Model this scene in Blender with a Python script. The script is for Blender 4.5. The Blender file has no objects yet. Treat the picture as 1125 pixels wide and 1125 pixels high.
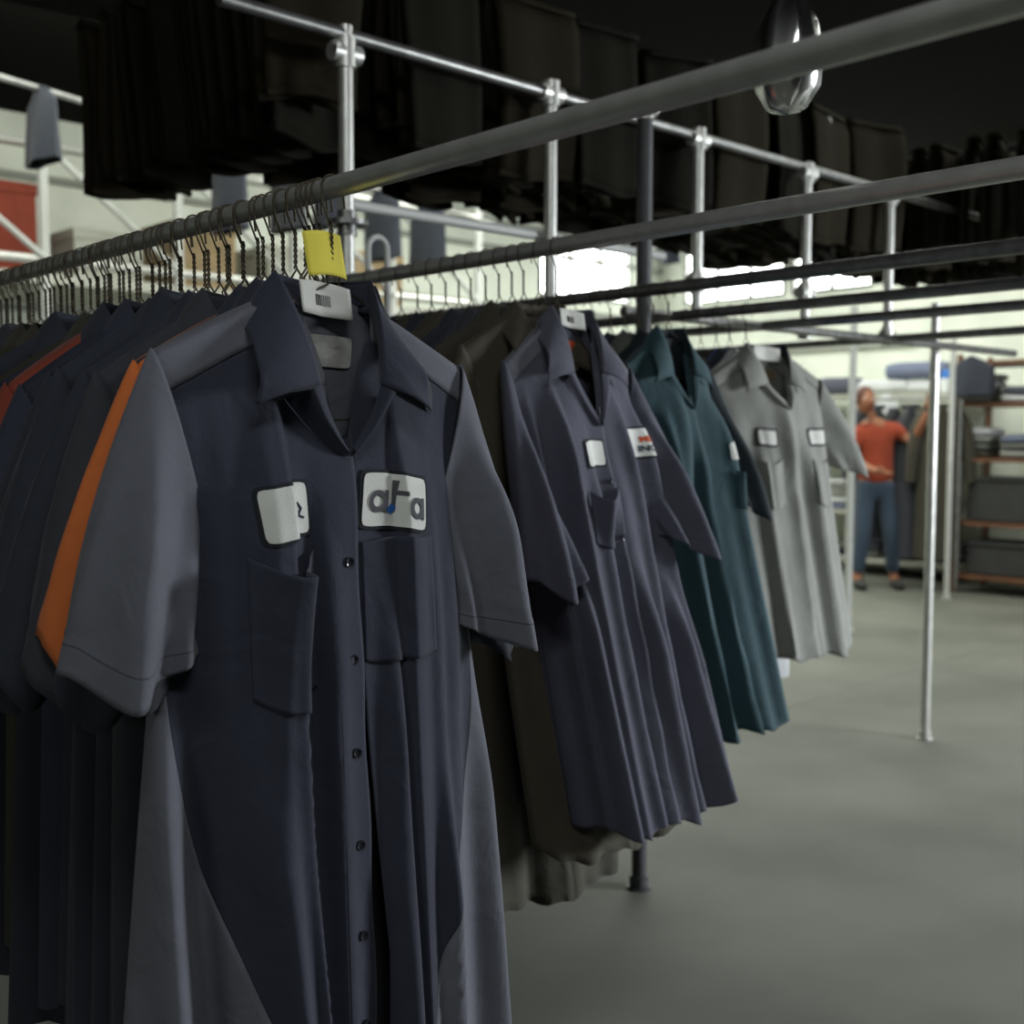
import bpy, bmesh, math, random
import numpy as np
from mathutils import Vector, Matrix
random.seed(7); RNG = np.random.RandomState(7)
C = bpy.context.scene.collection
S = bpy.context.scene
PI = math.pi

# ------------------------------------------------------------------ camera, world, lights, exposure
AZ, PITCH, FPX, CAMH = math.radians(43.1), math.radians(4.05), 1240.0, 1.42
cam = bpy.data.cameras.new('camera'); camo = bpy.data.objects.new('camera', cam); C.objects.link(camo)
cam.sensor_width = 36; cam.lens = 36 * FPX / 1125; cam.clip_start = .02; cam.clip_end = 100
camo.location = (0, 0, CAMH); camo.rotation_euler = (PI/2 - PITCH, 0, -AZ)
cam.dof.use_dof = True; cam.dof.focus_distance = 1.42; cam.dof.aperture_fstop = 4.5
S.camera = camo
w = bpy.data.worlds.new('world'); S.world = w; w.use_nodes = True
w.node_tree.nodes['Background'].inputs[0].default_value = (.75, .85, 1, 1)
w.node_tree.nodes['Background'].inputs[1].default_value = .05
S.view_settings.view_transform = 'Standard'; S.view_settings.look = 'None'
S.view_settings.gamma = 1; S.view_settings.use_curve_mapping = False
S.view_settings.exposure = 0.35

def area(name, loc, target, sx, sy, power, col):
    l = bpy.data.lights.new(name, 'AREA'); l.shape = 'RECTANGLE'; l.size = sx; l.size_y = sy; l.energy = power; l.color = col
    o = bpy.data.objects.new(name, l); C.objects.link(o); o.location = loc
    o.rotation_euler = (Vector(target) - Vector(loc)).to_track_quat('-Z', 'Y').to_euler(); return o
area('daylight_key_right', (6.8, -2.8, 2.05), (1.3, 1.5, 1.1), 1.8, 1.3, 470, (.90, .95, 1.0))  # key daylight from the right front, passing under the added wall header
area('left_fill_light', (-3.6, -.9, 2.6), (0.6, 1.6, 1.0), 1.2, 1.2, 18, (.92, 1.0, .93))  # fill added to lift the dark left sleeve side, no window there
area('ceiling_rear_light', (.1, -.7, 3.5), (.7, 1.2, 1.4), 1.3, .35, 17, (.95, .98, 1.0))
area('ceiling_bay_light', (7.4, 5.4, 3.8), (7.4, 5.4, 0), 5, 4, 235, (.96, 1.0, .90))
area('ceiling_bay_light_left', (3.2, 6.6, 3.8), (3.4, 8.4, 1.5), 4, 2, 92, (.96, 1.0, .90))
area('ceiling_aisle_light', (5.6, 1.6, 3.8), (5.4, 2.0, 0), 3, 2, 36, (.96, 1.0, .93))

# ------------------------------------------------------------------ helpers
def new_mat(name, col, rough=.8, metal=0, bump=0, bscale=400, var=.0, vscale=6, sheen=0, col2=None, emit=None, estr=0, trans=0, bump2=0, b2scale=8):
    m = bpy.data.materials.new(name); m.use_nodes = True; nt = m.node_tree; b = nt.nodes['Principled BSDF']
    b.inputs['Base Color'].default_value = (*col, 1); b.inputs['Roughness'].default_value = rough; b.inputs['Metallic'].default_value = metal
    if sheen: b.inputs['Sheen Weight'].default_value = sheen; b.inputs['Sheen Roughness'].default_value = .5
    if emit: b.inputs['Emission Color'].default_value = (*emit, 1); b.inputs['Emission Strength'].default_value = estr
    if trans: b.inputs['Transmission Weight'].default_value = trans
    tc = nt.nodes.new('ShaderNodeTexCoord')
    n = nt.nodes.new('ShaderNodeTexNoise'); n.inputs['Scale'].default_value = vscale; n.inputs['Detail'].default_value = 6
    nt.links.new(tc.outputs['Object'], n.inputs['Vector'])
    cr = nt.nodes.new('ShaderNodeValToRGB'); c2 = col2 or tuple(min(1, c * (1 + var)) for c in col); c1 = col if col2 else tuple(c * (1 - var) for c in col)
    cr.color_ramp.elements[0].position = .35; cr.color_ramp.elements[1].position = .65
    cr.color_ramp.elements[0].color = (*c1, 1); cr.color_ramp.elements[1].color = (*c2, 1)
    nt.links.new(n.outputs['Fac'], cr.inputs['Fac']); nt.links.new(cr.outputs['Color'], b.inputs['Base Color'])
    prev = None
    if bump2:
        n3 = nt.nodes.new('ShaderNodeTexNoise'); n3.inputs['Scale'].default_value = b2scale; n3.inputs['Detail'].default_value = 5; n3.inputs['Distortion'].default_value = .6
        nt.links.new(tc.outputs['Object'], n3.inputs['Vector'])
        bp = nt.nodes.new('ShaderNodeBump'); bp.inputs['Strength'].default_value = bump2; bp.inputs['Distance'].default_value = .012
        nt.links.new(n3.outputs['Fac'], bp.inputs['Height']); prev = bp
    if bump:
        n2 = nt.nodes.new('ShaderNodeTexNoise'); n2.inputs['Scale'].default_value = bscale
        nt.links.new(tc.outputs['Object'], n2.inputs['Vector'])
        bp = nt.nodes.new('ShaderNodeBump'); bp.inputs['Strength'].default_value = bump; bp.inputs['Distance'].default_value = .001
        nt.links.new(n2.outputs['Fac'], bp.inputs['Height'])
        if prev: nt.links.new(prev.outputs['Normal'], bp.inputs['Normal'])
        prev = bp
    if prev: nt.links.new(prev.outputs['Normal'], b.inputs['Normal'])
    return m
def cloth(name, col, **k):
    a = dict(rough=.85, bump=.35, bscale=650, var=.07, vscale=9, sheen=.10, bump2=.42, b2scale=15); a.update(k)
    return new_mat(name, col, **a)
M = dict(
    navy=cloth('navy_cloth', (.024, .028, .048)), navy2=cloth('deep_navy_cloth', (.018, .022, .034)), grey=cloth('slate_grey_cloth', (.128, .133, .160)),
    char=cloth('charcoal_cloth', (.070, .072, .100)), char2=cloth('dark_charcoal_cloth', (.030, .032, .040)), olive=cloth('olive_cloth', (.050, .043, .026)),
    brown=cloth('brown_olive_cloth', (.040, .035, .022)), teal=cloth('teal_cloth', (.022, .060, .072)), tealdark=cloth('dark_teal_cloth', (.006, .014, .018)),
    lgrey=cloth('light_grey_cloth', (.25, .255, .23)), mgrey=cloth('mid_grey_cloth', (.11, .115, .10)), orange=cloth('orange_cloth', (.62, .15, .03)), rust=cloth('rust_orange_cloth', (.27, .036, .009)),
    red=cloth('rust_red_cloth', (.22, .035, .015)), royal=cloth('royal_blue_cloth', (.03, .13, .42)), white=cloth('white_cloth', (.55, .56, .57)),
    denim=cloth('denim_cloth', (.030, .050, .080)), forest=cloth('trouser_olive_cloth', (.018, .0155, .009), sheen=0), forest2=cloth('trouser_dark_cloth', (.011, .010, .007), sheen=0), bluegrey=cloth('blue_grey_cloth', (.14, .16, .24)),
    steel=new_mat('galvanised_steel', (.66, .66, .62), rough=.40, metal=.7, var=.08, vscale=30, bump=.1, bscale=90),
    steel2=new_mat('dull_dark_steel', (.26, .26, .25), rough=.38, metal=.8, var=.2, vscale=25),
    wire=new_mat('hanger_wire', (.075, .062, .040), rough=.5, metal=.5, var=.3, vscale=60),
    copper=new_mat('red_wire', (.28, .05, .03), rough=.4, metal=.4),
    yellow=new_mat('yellow_paper', (.90, .78, .10), rough=.8, var=.05), label=new_mat('label_cloth', (.66, .66, .61), rough=.8, var=.06, vscale=20, bump=.2, bscale=300),
    silver=new_mat('silver_label', (.50, .50, .46), rough=.45, var=.35, vscale=22, bump2=.4, b2scale=40), patchw=new_mat('patch_cloth', (.72, .73, .68), rough=.85, var=.06, vscale=30, bump=.5, bscale=500),
    patchg=new_mat('patch_grey_cloth', (.16, .17, .155), rough=.85, var=.1, vscale=30), border=new_mat('patch_border', (.012, .013, .017), rough=.9, bump=.6, bscale=300),
    ink=new_mat('grey_thread', (.085, .087, .095), rough=.9), inkblue=new_mat('blue_thread', (.02, .12, .42), rough=.9), inkdark=new_mat('dark_thread', (.02, .022, .05), rough=.9),
    inkred=new_mat('red_thread', (.6, .09, .02), rough=.9), button=new_mat('button_plastic', (.02, .02, .024), rough=.15), stitch=new_mat('seam_thread', (.05, .052, .068), rough=.9),
    skin=new_mat('skin', (.30, .12, .06), rough=.6), hair=new_mat('hair', (.07, .02, .01), rough=.7), shoe=new_mat('shoe_leather', (.02, .02, .02), rough=.5),
    wood=new_mat('shelf_wood', (.13, .055, .024), rough=.6, var=.2, vscale=12), paint=new_mat('white_painted_steel', (.52, .53, .50), rough=.5, var=.04),
    bin=new_mat('grey_bin_plastic', (.03, .031, .029), rough=.6, var=.15), plastic=new_mat('white_plastic', (.75, .77, .78), rough=.4), bluep=new_mat('blue_plastic', (.02, .16, .55), rough=.4),
    card=new_mat('cardboard', (.30, .22, .12), rough=.9, var=.15), cream=new_mat('cream_board', (.42, .42, .36), rough=.8, var=.1, vscale=10),
)
def link(o, parent=None):
    C.objects.link(o)
    if parent: o.parent = parent
    return o
def mesh_obj(name, verts, faces, mat, parent=None, smooth=True, solid=0, mats=None, midx=None):
    me = bpy.data.meshes.new(name); me.from_pydata([tuple(map(float, v)) for v in verts], [], faces)
    for m in (mats or [mat]): me.materials.append(m)
    if midx is not None: me.polygons.foreach_set('material_index', midx)
    if smooth: me.polygons.foreach_set('use_smooth', [True] * len(me.polygons))
    me.update()
    o = bpy.data.objects.new(name, me); link(o, parent)
    if solid: s = o.modifiers.new('thickness', 'SOLIDIFY'); s.thickness = solid; s.offset = 0
    return o
def empty(name, loc, rz=0):
    o = bpy.data.objects.new(name, None); C.objects.link(o); o.location = loc; o.rotation_euler = (0, 0, rz); o.empty_display_size = .05; return o
def tag(o, label, cat, group=None):
    o['label'] = label; o['category'] = cat
    if group: o['group'] = group
    return o
def struct(o): o['kind'] = 'structure'; return o
class MB:
    def __init__(s): s.v = []; s.f = []
    def add(s, v, f):
        n = len(s.v); s.v += [tuple(map(float, q)) for q in v]; s.f += [[i + n for i in q] for q in f]; return s
    def box(s, x0, x1, y0, y1, z0, z1):
        v = [(x, y, z) for x in (x0, x1) for y in (y0, y1) for z in (z0, z1)]
        return s.add(v, [(0, 1, 3, 2), (4, 6, 7, 5), (0, 4, 5, 1), (2, 3, 7, 6), (0, 2, 6, 4), (1, 5, 7, 3)])
    def tube(s, pts, r, n=10, cap=True):
        pts = [Vector(p) for p in pts]; rs = r if hasattr(r, '__len__') else [r] * len(pts); V = []; F = []
        t0 = (pts[1] - pts[0]).normalized(); nrm = t0.orthogonal().normalized()
        for i, p in enumerate(pts):
            t = ((pts[min(i + 1, len(pts) - 1)] - pts[max(i - 1, 0)])).normalized()
            nrm = (nrm - t * nrm.dot(t)).normalized(); b = t.cross(nrm)
            for k in range(n):
                a = 2 * PI * k / n; V.append(p + (nrm * math.cos(a) + b * math.sin(a)) * rs[i])
            if i: F += [((i - 1) * n + k, (i - 1) * n + (k + 1) % n, i * n + (k + 1) % n, i * n + k) for k in range(n)]
        if cap: F += [tuple(range(n))[::-1], tuple((len(pts) - 1) * n + k for k in range(n))]
        return s.add(V, F)
    def obj(s, name, mat, parent=None, smooth=True, bevel=0):
        o = mesh_obj(name, s.v, s.f, mat, parent, smooth)
        if bevel: b = o.modifiers.new('edge', 'BEVEL'); b.width = bevel; b.segments = 2
        if smooth and not bevel:
            try: o.data.set_sharp_from_angle(angle=math.radians(40))
            except Exception: pass
        return o
def grid(fn, us, vs):
    nu, nv = len(us), len(vs); V = [fn(u, v) for v in vs for u in us]
    F = [(j * nu + i, j * nu + i + 1, (j + 1) * nu + i + 1, (j + 1) * nu + i) for j in range(nv - 1) for i in range(nu - 1)]
    return V, F
def gobj(name, fn, us, vs, mat, parent=None, solid=0):
    V, F = grid(fn, us, vs); return mesh_obj(name, V, F, mat, parent, True, solid)
def ls(a, b, n): return [a + (b - a) * i / (n - 1) for i in range(n)]
def copy_tree(o, parent=None):
    c = o.copy(); C.objects.link(c)
    if parent: c.parent = parent
    for ch in list(o.children): copy_tree(ch, c)
    return c
def sm(x, a=0., b=1.):
    x = min(1, max(0, (x - a) / (b - a))); return x * x * (3 - 2 * x)
def lerp(a, b, t): return a + (b - a) * t

# ------------------------------------------------------------------ the room
XR, YB, XL, YF, ZC = 10.9, 9.0, -5.0, -5.0, 3.85
def floor_mat():
    m = new_mat('sealed_concrete', (.105, .109, .090), rough=.42, var=.0, vscale=1.2, col2=(.155, .158, .132), bump=.15, bscale=40)
    nt = m.node_tree; b = nt.nodes['Principled BSDF']; b.inputs['Specular IOR Level'].default_value = .35; tc = [n for n in nt.nodes if n.type == 'TEX_COORD'][0]
    n = nt.nodes.new('ShaderNodeTexNoise'); n.inputs['Scale'].default_value = 2.2; n.inputs['Detail'].default_value = 8
    nt.links.new(tc.outputs['Object'], n.inputs['Vector'])
    r = nt.nodes.new('ShaderNodeMapRange'); r.inputs['To Min'].default_value = .58; r.inputs['To Max'].default_value = .80
    nt.links.new(n.outputs['Fac'], r.inputs['Value']); nt.links.new(r.outputs['Result'], b.inputs['Roughness'])
    # dark specks and scuffs worn into the slab
    v = nt.nodes.new('ShaderNodeTexVoronoi'); v.inputs['Scale'].default_value = 1.6; nt.links.new(tc.outputs['Object'], v.inputs['Vector'])
    lt = nt.nodes.new('ShaderNodeMath'); lt.operation = 'LESS_THAN'; lt.inputs[1].default_value = .03; nt.links.new(v.outputs['Distance'], lt.inputs[0])
    mx = nt.nodes.new('ShaderNodeMix'); mx.data_type = 'RGBA'; cr = [q for q in nt.nodes if q.type == 'VALTORGB'][0]
    nt.links.new(lt.outputs[0], mx.inputs['Factor']); nt.links.new(cr.outputs['Color'], mx.inputs['A']); mx.inputs['B'].default_value = (.12, .12, .10, 1)
    nt.links.new(mx.outputs['Result'], b.inputs['Base Color']); return m
FM = floor_mat()
struct(MB().box(XL, XR, YF, YB, -.1, 0).obj('floor', FM, smooth=False))
struct(MB().box(2.9, XR, 3.22, 3.235, .0, .0012).obj('trim_1', new_mat('slab_joint_filler', (.12, .12, .105), rough=.8), smooth=False))
ceilm = new_mat('dark_ceiling_deck', (.006, .006, .005), rough=1)
ceilm.node_tree.nodes['Principled BSDF'].inputs['Specular IOR Level'].default_value = .05
wallm = new_mat('pale_painted_block_wall', (.80, .83, .73), rough=.8, var=.06, vscale=3)
darkm = new_mat('dark_plank_wall', (.05, .05, .045), rough=.9, var=.2)
struct(MB().box(XL, XR, YF, YB, ZC, ZC + .1).obj('ceiling', ceilm, smooth=False))
def wall_holes(name, axis, c, a0, a1, holes, m):
    # a wall slab pierced by window openings: strips between the openings
    b = MB(); z0, z1 = 0, ZC
    cuts = sorted(holes); pos = a0
    def bx(p, q, za, zb):
        if axis == 'y': b.box(p, q, c, c + .15, za, zb)
        else: b.box(c, c + .15, p, q, za, zb)
    for (p, q, za, zb) in cuts:
        bx(pos, p, z0, z1); bx(p, q, z0, za); bx(p, q, zb, z1); pos = q
    bx(pos, a1, z0, z1); return struct(b.obj(name, m, smooth=False))
WB = [(8.85, 10.35, 2.95, 3.66)]
WR = [(6.15, 7.10, 2.95, 3.55), (7.22, 8.60, 2.95, 3.62)]
wall_holes('wall_back', 'y', YB, XL, XR + .15, WB, wallm)
wall_holes('wall_right', 'x', XR, YF, YB, WR, wallm)
struct(MB().box(XL - .1, XL, YF, YB, 0, ZC).obj('wall_left', darkm, smooth=False))
YD = -1.6   # unseen wall added behind camera; its header shades the upper tier from key light
struct(MB().box(XL, 4.6, YD - .1, YD, 0, ZC).box(8.8, XR, YD - .1, YD, 0, ZC).box(4.6, 8.8, YD - .1, YD, 2.12, ZC).obj('wall_front_blocker', darkm, smooth=False))
glow = new_mat('daylit_window_glass', (1, 1, 1), emit=(.95, 1, .96), estr=7)
k = 0
for ax, c, hs in (('y', YB, WB), ('x', XR, WR)):
    for (p, q, za, zb) in hs:
        k += 1; b = MB(); g = MB(); n = 3 if q - p > .99 else 2
        def bx(b, p0, p1, d0, d1, z0, z1):
            if ax == 'y': b.box(p0, p1, c + d0, c + d1, z0, z1)
            else: b.box(c + d0, c + d1, p0, p1, z0, z1)
        for i in range(n + 1):
            xx = p + (q - p) * i / n; bx(b, xx - .02, xx + .02, .0, .06, za, zb)
        for zz in (za, zb): bx(b, p, q, .0, .06, zz - .02, zz + .02)
        o = struct(b.obj('window_%d' % k, M['steel2'], smooth=False)); bx(g, p, q, .08, .09, za, zb)
        gl = g.obj('pane', glow, o, smooth=False)
# horizontal painted girts on the back wall and the right wall
for i, z in enumerate((1.9, 2.35, 2.75, 3.35, 3.6)):
    struct(MB().box(XL, XR, YB - .05, YB, z, z + .05).obj('trim_%d' % (2 + i), new_mat('girt_paint', (.30, .31, .27), rough=.7), smooth=False))
for i, z in enumerate((2.30, 2.62)):
    struct(MB().box(XR - .05, XR, 5.6, YB, z, z + .05).obj('trim_%d' % (7 + i), new_mat('girt_paint_right', (.33, .34, .30), rough=.7), smooth=False))

# ------------------------------------------------------------------ rails, posts and clamps
ZR, ZA = 1.79, 1.70
RAILS = dict(A=(.751, ZA, .0125, -.35, 5.2), B=(1.625, ZR, .0165, -.6, 6.0), C=(2.30, ZR, .0165, -.6, 6.4), D=(2.87, ZR, .0165, -.6, 6.4), E=(3.36, ZR, .0165, -.4, 6.4), F=(4.3, ZR + .01, .0165, .2, 6.0))
RL = dict(A='thick bright steel garment rail running closest overhead, carrying the front row',
          B='steel garment rail carrying the second row, ending behind the yellow paper tag at left', C='steel garment rail holding the teal shirt row',
          D='steel garment rail holding the light grey shirt row', E='thin dark steel rail directly beyond the light grey shirt rail', F='farthest steel rail, beyond the bright tall post')
for kx, (x, z, r, y0, y1) in RAILS.items():
    n = 60; b = MB(); b.tube([(x, lerp(y0, y1, i / n), z) for i in range(n + 1)], r, 20)
    tag(b.obj('garment_rail', M['steel'] if kx in 'AB' else M['steel2']), RL[kx], 'rail')
M['darkpost'] = new_mat('dark_post_steel', (.075, .077, .08), rough=.55, metal=.4, var=.1, vscale=20)
def clamp_into(root, x, y, z, s=1.0, axis='x'):
    b = MB(); b.tube([(x, y, z - .035 * s), (x, y, z + .035 * s)], .026 * s, 16)
    d = (1, 0) if axis == 'x' else (0, 1)
    b.tube([(x - d[0] * .04 * s, y - d[1] * .04 * s, z), (x + d[0] * .04 * s, y + d[1] * .04 * s, z)], .024 * s, 16)
    b.tube([(x - .05 * s, y - .03 * s, z + .01), (x - .02 * s, y - .01 * s, z + .01)], .007 * s, 8)
    return b.obj('clamp_fitting', M['steel'], root)
def post(x, y, z0, z1, r, mat, label, clamps=(), foot=False, collar=None, group=None):
    root = tag(empty('steel_post', (x, y, z0)), label, 'post', group)
    b = MB(); b.tube([(0, 0, 0), (0, 0, (z1 - z0) * .5), (0, 0, z1 - z0)], r, 18); b.obj('pole', mat, root)
    for c in clamps: clamp_into(root, 0, 0, c - z0)
    if foot:
        b = MB(); b.tube([(0, 0, .0), (0, 0, .006)], r * 1.7, 20); b.tube([(0, 0, .008), (0, 0, .04)], r * 1.3, 18); b.obj('floor_flange', mat, root)
    if collar is not None:
        b = MB(); b.tube([(0, 0, collar - z0 - .006), (0, 0, collar - z0 + .006)], .052, 24); b.tube([(0, 0, collar - z0 - .03), (0, 0, collar - z0 + .03)], r * 1.35, 18)
        b.obj('disc_collar', M['steel2'], root)
    return root
post(2.64, 2.24, 0, 2.39, .0235, M['darkpost'], 'dark round post standing on the floor behind the slate work shirt', clamps=(2.385,), foot=True)
post(4.914, 2.45, 0, 2.0, .0205, M['steel'], 'bright tall steel post standing alone in the open aisle at right', clamps=(), foot=True)
post(7.225, 4.204, 0, 2.3, .026, M['paint'], 'pale post standing in front of the orange shirted person', foot=True)
post(9.25, 4.45, 0, 2.2, .024, M['steel'], 'slim grey post next to the storage shelves in the far bay', foot=True)
post(1.64, 2.35, 1.60, 2.41, .0185, M['steel'], 'upper frame post with a disc collar right behind the yellow paper tag', clamps=(2.345, ), collar=1.935)
post(2.352, 2.35, 1.80, 2.41, .0185, M['steel'], 'bright upper frame post reaching down behind the second rail', clamps=(2.39,))
post(3.04, 2.35, 1.80, 2.41, .0185, M['steel'], 'upper frame post rising in front of the bright windows', clamps=(2.38, 1.915))
post(3.69, 2.35, 1.79, 2.41, .0185, M['steel'], 'upper frame post right of the windows with a clamp at its lower end', clamps=(2.37, 1.935, 1.80))
post(4.30, 2.35, 1.79, 2.41, .0185, M['steel'], 'short upper frame post nearest the bright tall aisle post', clamps=(2.37, 1.81))
tag(MB().tube([(1.3, 2.35, 2.39), (3.2, 2.35, 2.39), (5.4, 2.35, 2.39)], .016, 16).obj('cross_pipe', M['steel2']), 'shiny upper pipe crossing the tops of the upper frame posts', 'pipe')
tag(MB().tube([(1.64, 2.38, 1.99), (2.9, 2.38, 1.99)], .014, 14).obj('cross_pipe', M['paint']), 'light pipe tying together the upper posts behind the second rail', 'pipe')
tag(MB().tube([(2.64, 2.32, ZR), (3.7, 2.31, ZR), (5.4, 2.30, ZR)], .016, 14).obj('cross_pipe', M['steel2']), 'dark pipe crossing under the ends of the rails above the grey shirt', 'pipe')
for i, x in enumerate((1.64, 2.0, 2.35, 2.7, 3.04, 3.37, 3.69, 4.0, 4.30, 4.95, 5.60)):
    ORD = ('first', 'second', 'third', 'fourth', 'fifth', 'sixth', 'seventh', 'eighth', 'ninth', 'tenth', 'farthest')
    tag(MB().tube([(x, 2.45 if x < 4.9 else 1.2, 2.64), (x, 2.6, 2.64), (x, 3.8, 2.64)], .016, 12).obj('upper_rail', M['steel2']), ORD[i] + ' overhead rail of the upper tier, counted from the thick bright rail', 'rail')
# stirrup bracket near the yellow tag
b = MB(); pts = [(0, 0, -.20), (0, 0, 0)] + [(.03 - .03 * math.cos(a), 0, .03 * math.sin(a)) for a in ls(0, PI, 9)] + [(.06, 0, -.20)]
o = b.tube(pts, .008, 10).obj('stirrup_bracket', M['paint']); o.location = (1.71, 2.36, 1.885); tag(o, 'white looped bracket beside the collared post behind the yellow tag', 'bracket')

# ------------------------------------------------------------------ hangers
def hanger_parts(root, rail_r, neck=-.112, half=.183, tip=-.222, bar=-.262, wire=.0013, n=7, low=False):
    r = rail_r + wire * 1.6; m = M['wire']; b = MB(); ns = 8 if low else 14
    pts = [(r * 1.15, 0, -.022)] + [(r * math.cos(a), 0, r * math.sin(a)) for a in ls(0, PI, ns)] + [(-r * .95, 0, -.018), (-.004, 0, -.040)]
    b.tube(pts, wire, n).obj('hook', m, root)
    b = MB(); kk = 22 if low else 44; tw = 7 * PI
    for ph in (0, PI):
        b.tube([(-.002 + .0015 * math.cos(ph + a), .0015 * math.sin(ph + a), lerp(-.037, neck + .028, a / tw)) for a in ls(0, tw, kk)], wire, n - 1)
    b.obj('twisted_neck', m, root)
    b = MB(); L = [(0, 0, neck + .028), (-.010, 0, neck + .014), (-.007, 0, neck + .002), (-.035, 0, neck - .012), (-half * .6, 0, lerp(neck, tip, .55)), (-half, 0, tip), (-half - .006, 0, tip - .02), (-half + .01, 0, tip - .035)]
    full = L + [(-half * .5, 0, bar), (0, 0, bar - .004), (half * .5, 0, bar)] + [(-x, y, z) for x, y, z in L[::-1]]
    b.tube(full, wire, n).obj('shoulder_frame', m, root)

# ------------------------------------------------------------------ garments
class G:
    """one shirt: a torso wrapped round parameter q (-2..2, front |q|<1) and hanging down by t, plus sleeves and collar."""
    def __init__(s, sh=.205, cx=0, nz=-.125, sz=-.195, hem=-1.12, wm=.195, wh=.235, d1=.045, dh=.07, dx=0, dy=0, folds=(), rnd=5, amp=.010, seed=1,
                 vz=-.295, vx=.01, nr=.066, slv=(-.262, -.02, -.535), slvR=None, sw=.070, sd=.055, edge=.018, tail=.03, crease=.02, gap=0., sdy=0., fa=1.):
        s.__dict__.update(locals()); r = random.Random(seed)
        s.fr = []
        for side in (1, -1):
            for i in range(rnd):
                s.fr.append((side, r.uniform(-.85, .85), r.uniform(-.10, .10), r.uniform(.018, .05), r.uniform(.018, .05), amp * r.uniform(.4, 1.3) * r.choice((1, 1, -1)), r.uniform(.0, .25), 1.6))
        s.fr += [(1, *f) for f in folds]
        s.ph = [r.uniform(0, 6.28) for _ in range(8)]
        if slvR is None: s.slvR = slv
    def ztop(s, x, front=True):
        x = abs(x)
        if x < s.nr: return s.nz - .004 * (1 - (x / s.nr) ** 2)
        u = (x - s.nr) / (s.sh - s.nr); return lerp(s.nz, s.sz, u ** 1.15)
    def W(s, t):
        return lerp(s.sh, s.wm, sm(t, 0, .2)) if t < .2 else lerp(s.wm, s.wh, ((t - .2) / .8) ** .9)
    def disp(s, side, x, t):
        d = 0
        for (sd_, a0, a1, wl, wr, am, t0, pw) in s.fr:
            if sd_ != side or t < t0: continue
            p = (a0 + a1 * t) if pw < 1.55 or True else a0
            xc = p * .2; e = sm(t, t0, t0 + .22); wd = wl if x < xc else wr; u = (x - xc) / wd
            if abs(u) < 3: d += am * e * math.exp(-u * u)
        d *= s.fa
        d += .004 * math.sin(x * 46 + s.ph[0] + 3 * t) * t + .003 * math.sin(x * 95 + s.ph[1] - 4 * t) * t * t
        return d
    def T(s, q, t, off=0.):
        side = 1 if abs(q) <= 1 else -1
        th = q * PI / 2; X = math.sin(th); c = math.cos(th)
        x = X * s.W(t); zt = s.ztop(X * s.sh)
        hem = s.hem + s.tail * abs(X) ** 2.5 - .006 * math.sin(8 * X + s.ph[2]) + .004 * math.sin(19 * X + s.ph[3])
        z = lerp(zt, hem, t)
        D = lerp(.007, s.d1, sm(t, 0, .22)) if t < .22 else lerp(s.d1, s.dh, (t - .22) / .78)
        y = -D * (abs(c) ** .75) * (1 if c > 0 else -1)
        dd = s.disp(side, x, t) * min(1, abs(c) * 1.8)
        y -= (dd + off) * side
        x += .35 * dd * (1 if side > 0 else -1) * X
        return (x + s.cx + s.dx * t ** 1.2, y + s.dy * t ** 1.25, z)
    def qt(s, x, z):
        t = .3
        for _ in range(6):
            xl = x - s.cx - s.dx * max(0, t) ** 1.2; X = max(-.999, min(.999, xl / s.W(t))); zt = s.ztop(X * s.sh)
            hem = s.hem + s.tail * abs(X) ** 2.5; t = max(0, min(1, (z - zt) / (hem - zt)))
        return math.asin(X) / (PI / 2), t
    def F(s, x, z, off=.002):
        q, t = s.qt(x, z); return s.T(q, t, off)
    def vline(s, x):            # height of the neck opening above position x
        xl = x - s.cx - s.vx; hw = s.nr - (s.vx if xl > 0 else -s.vx); u = min(1, abs(xl) / max(.01, hw)); return lerp(s.vz, s.nz - .012, u ** 1.15)
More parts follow.
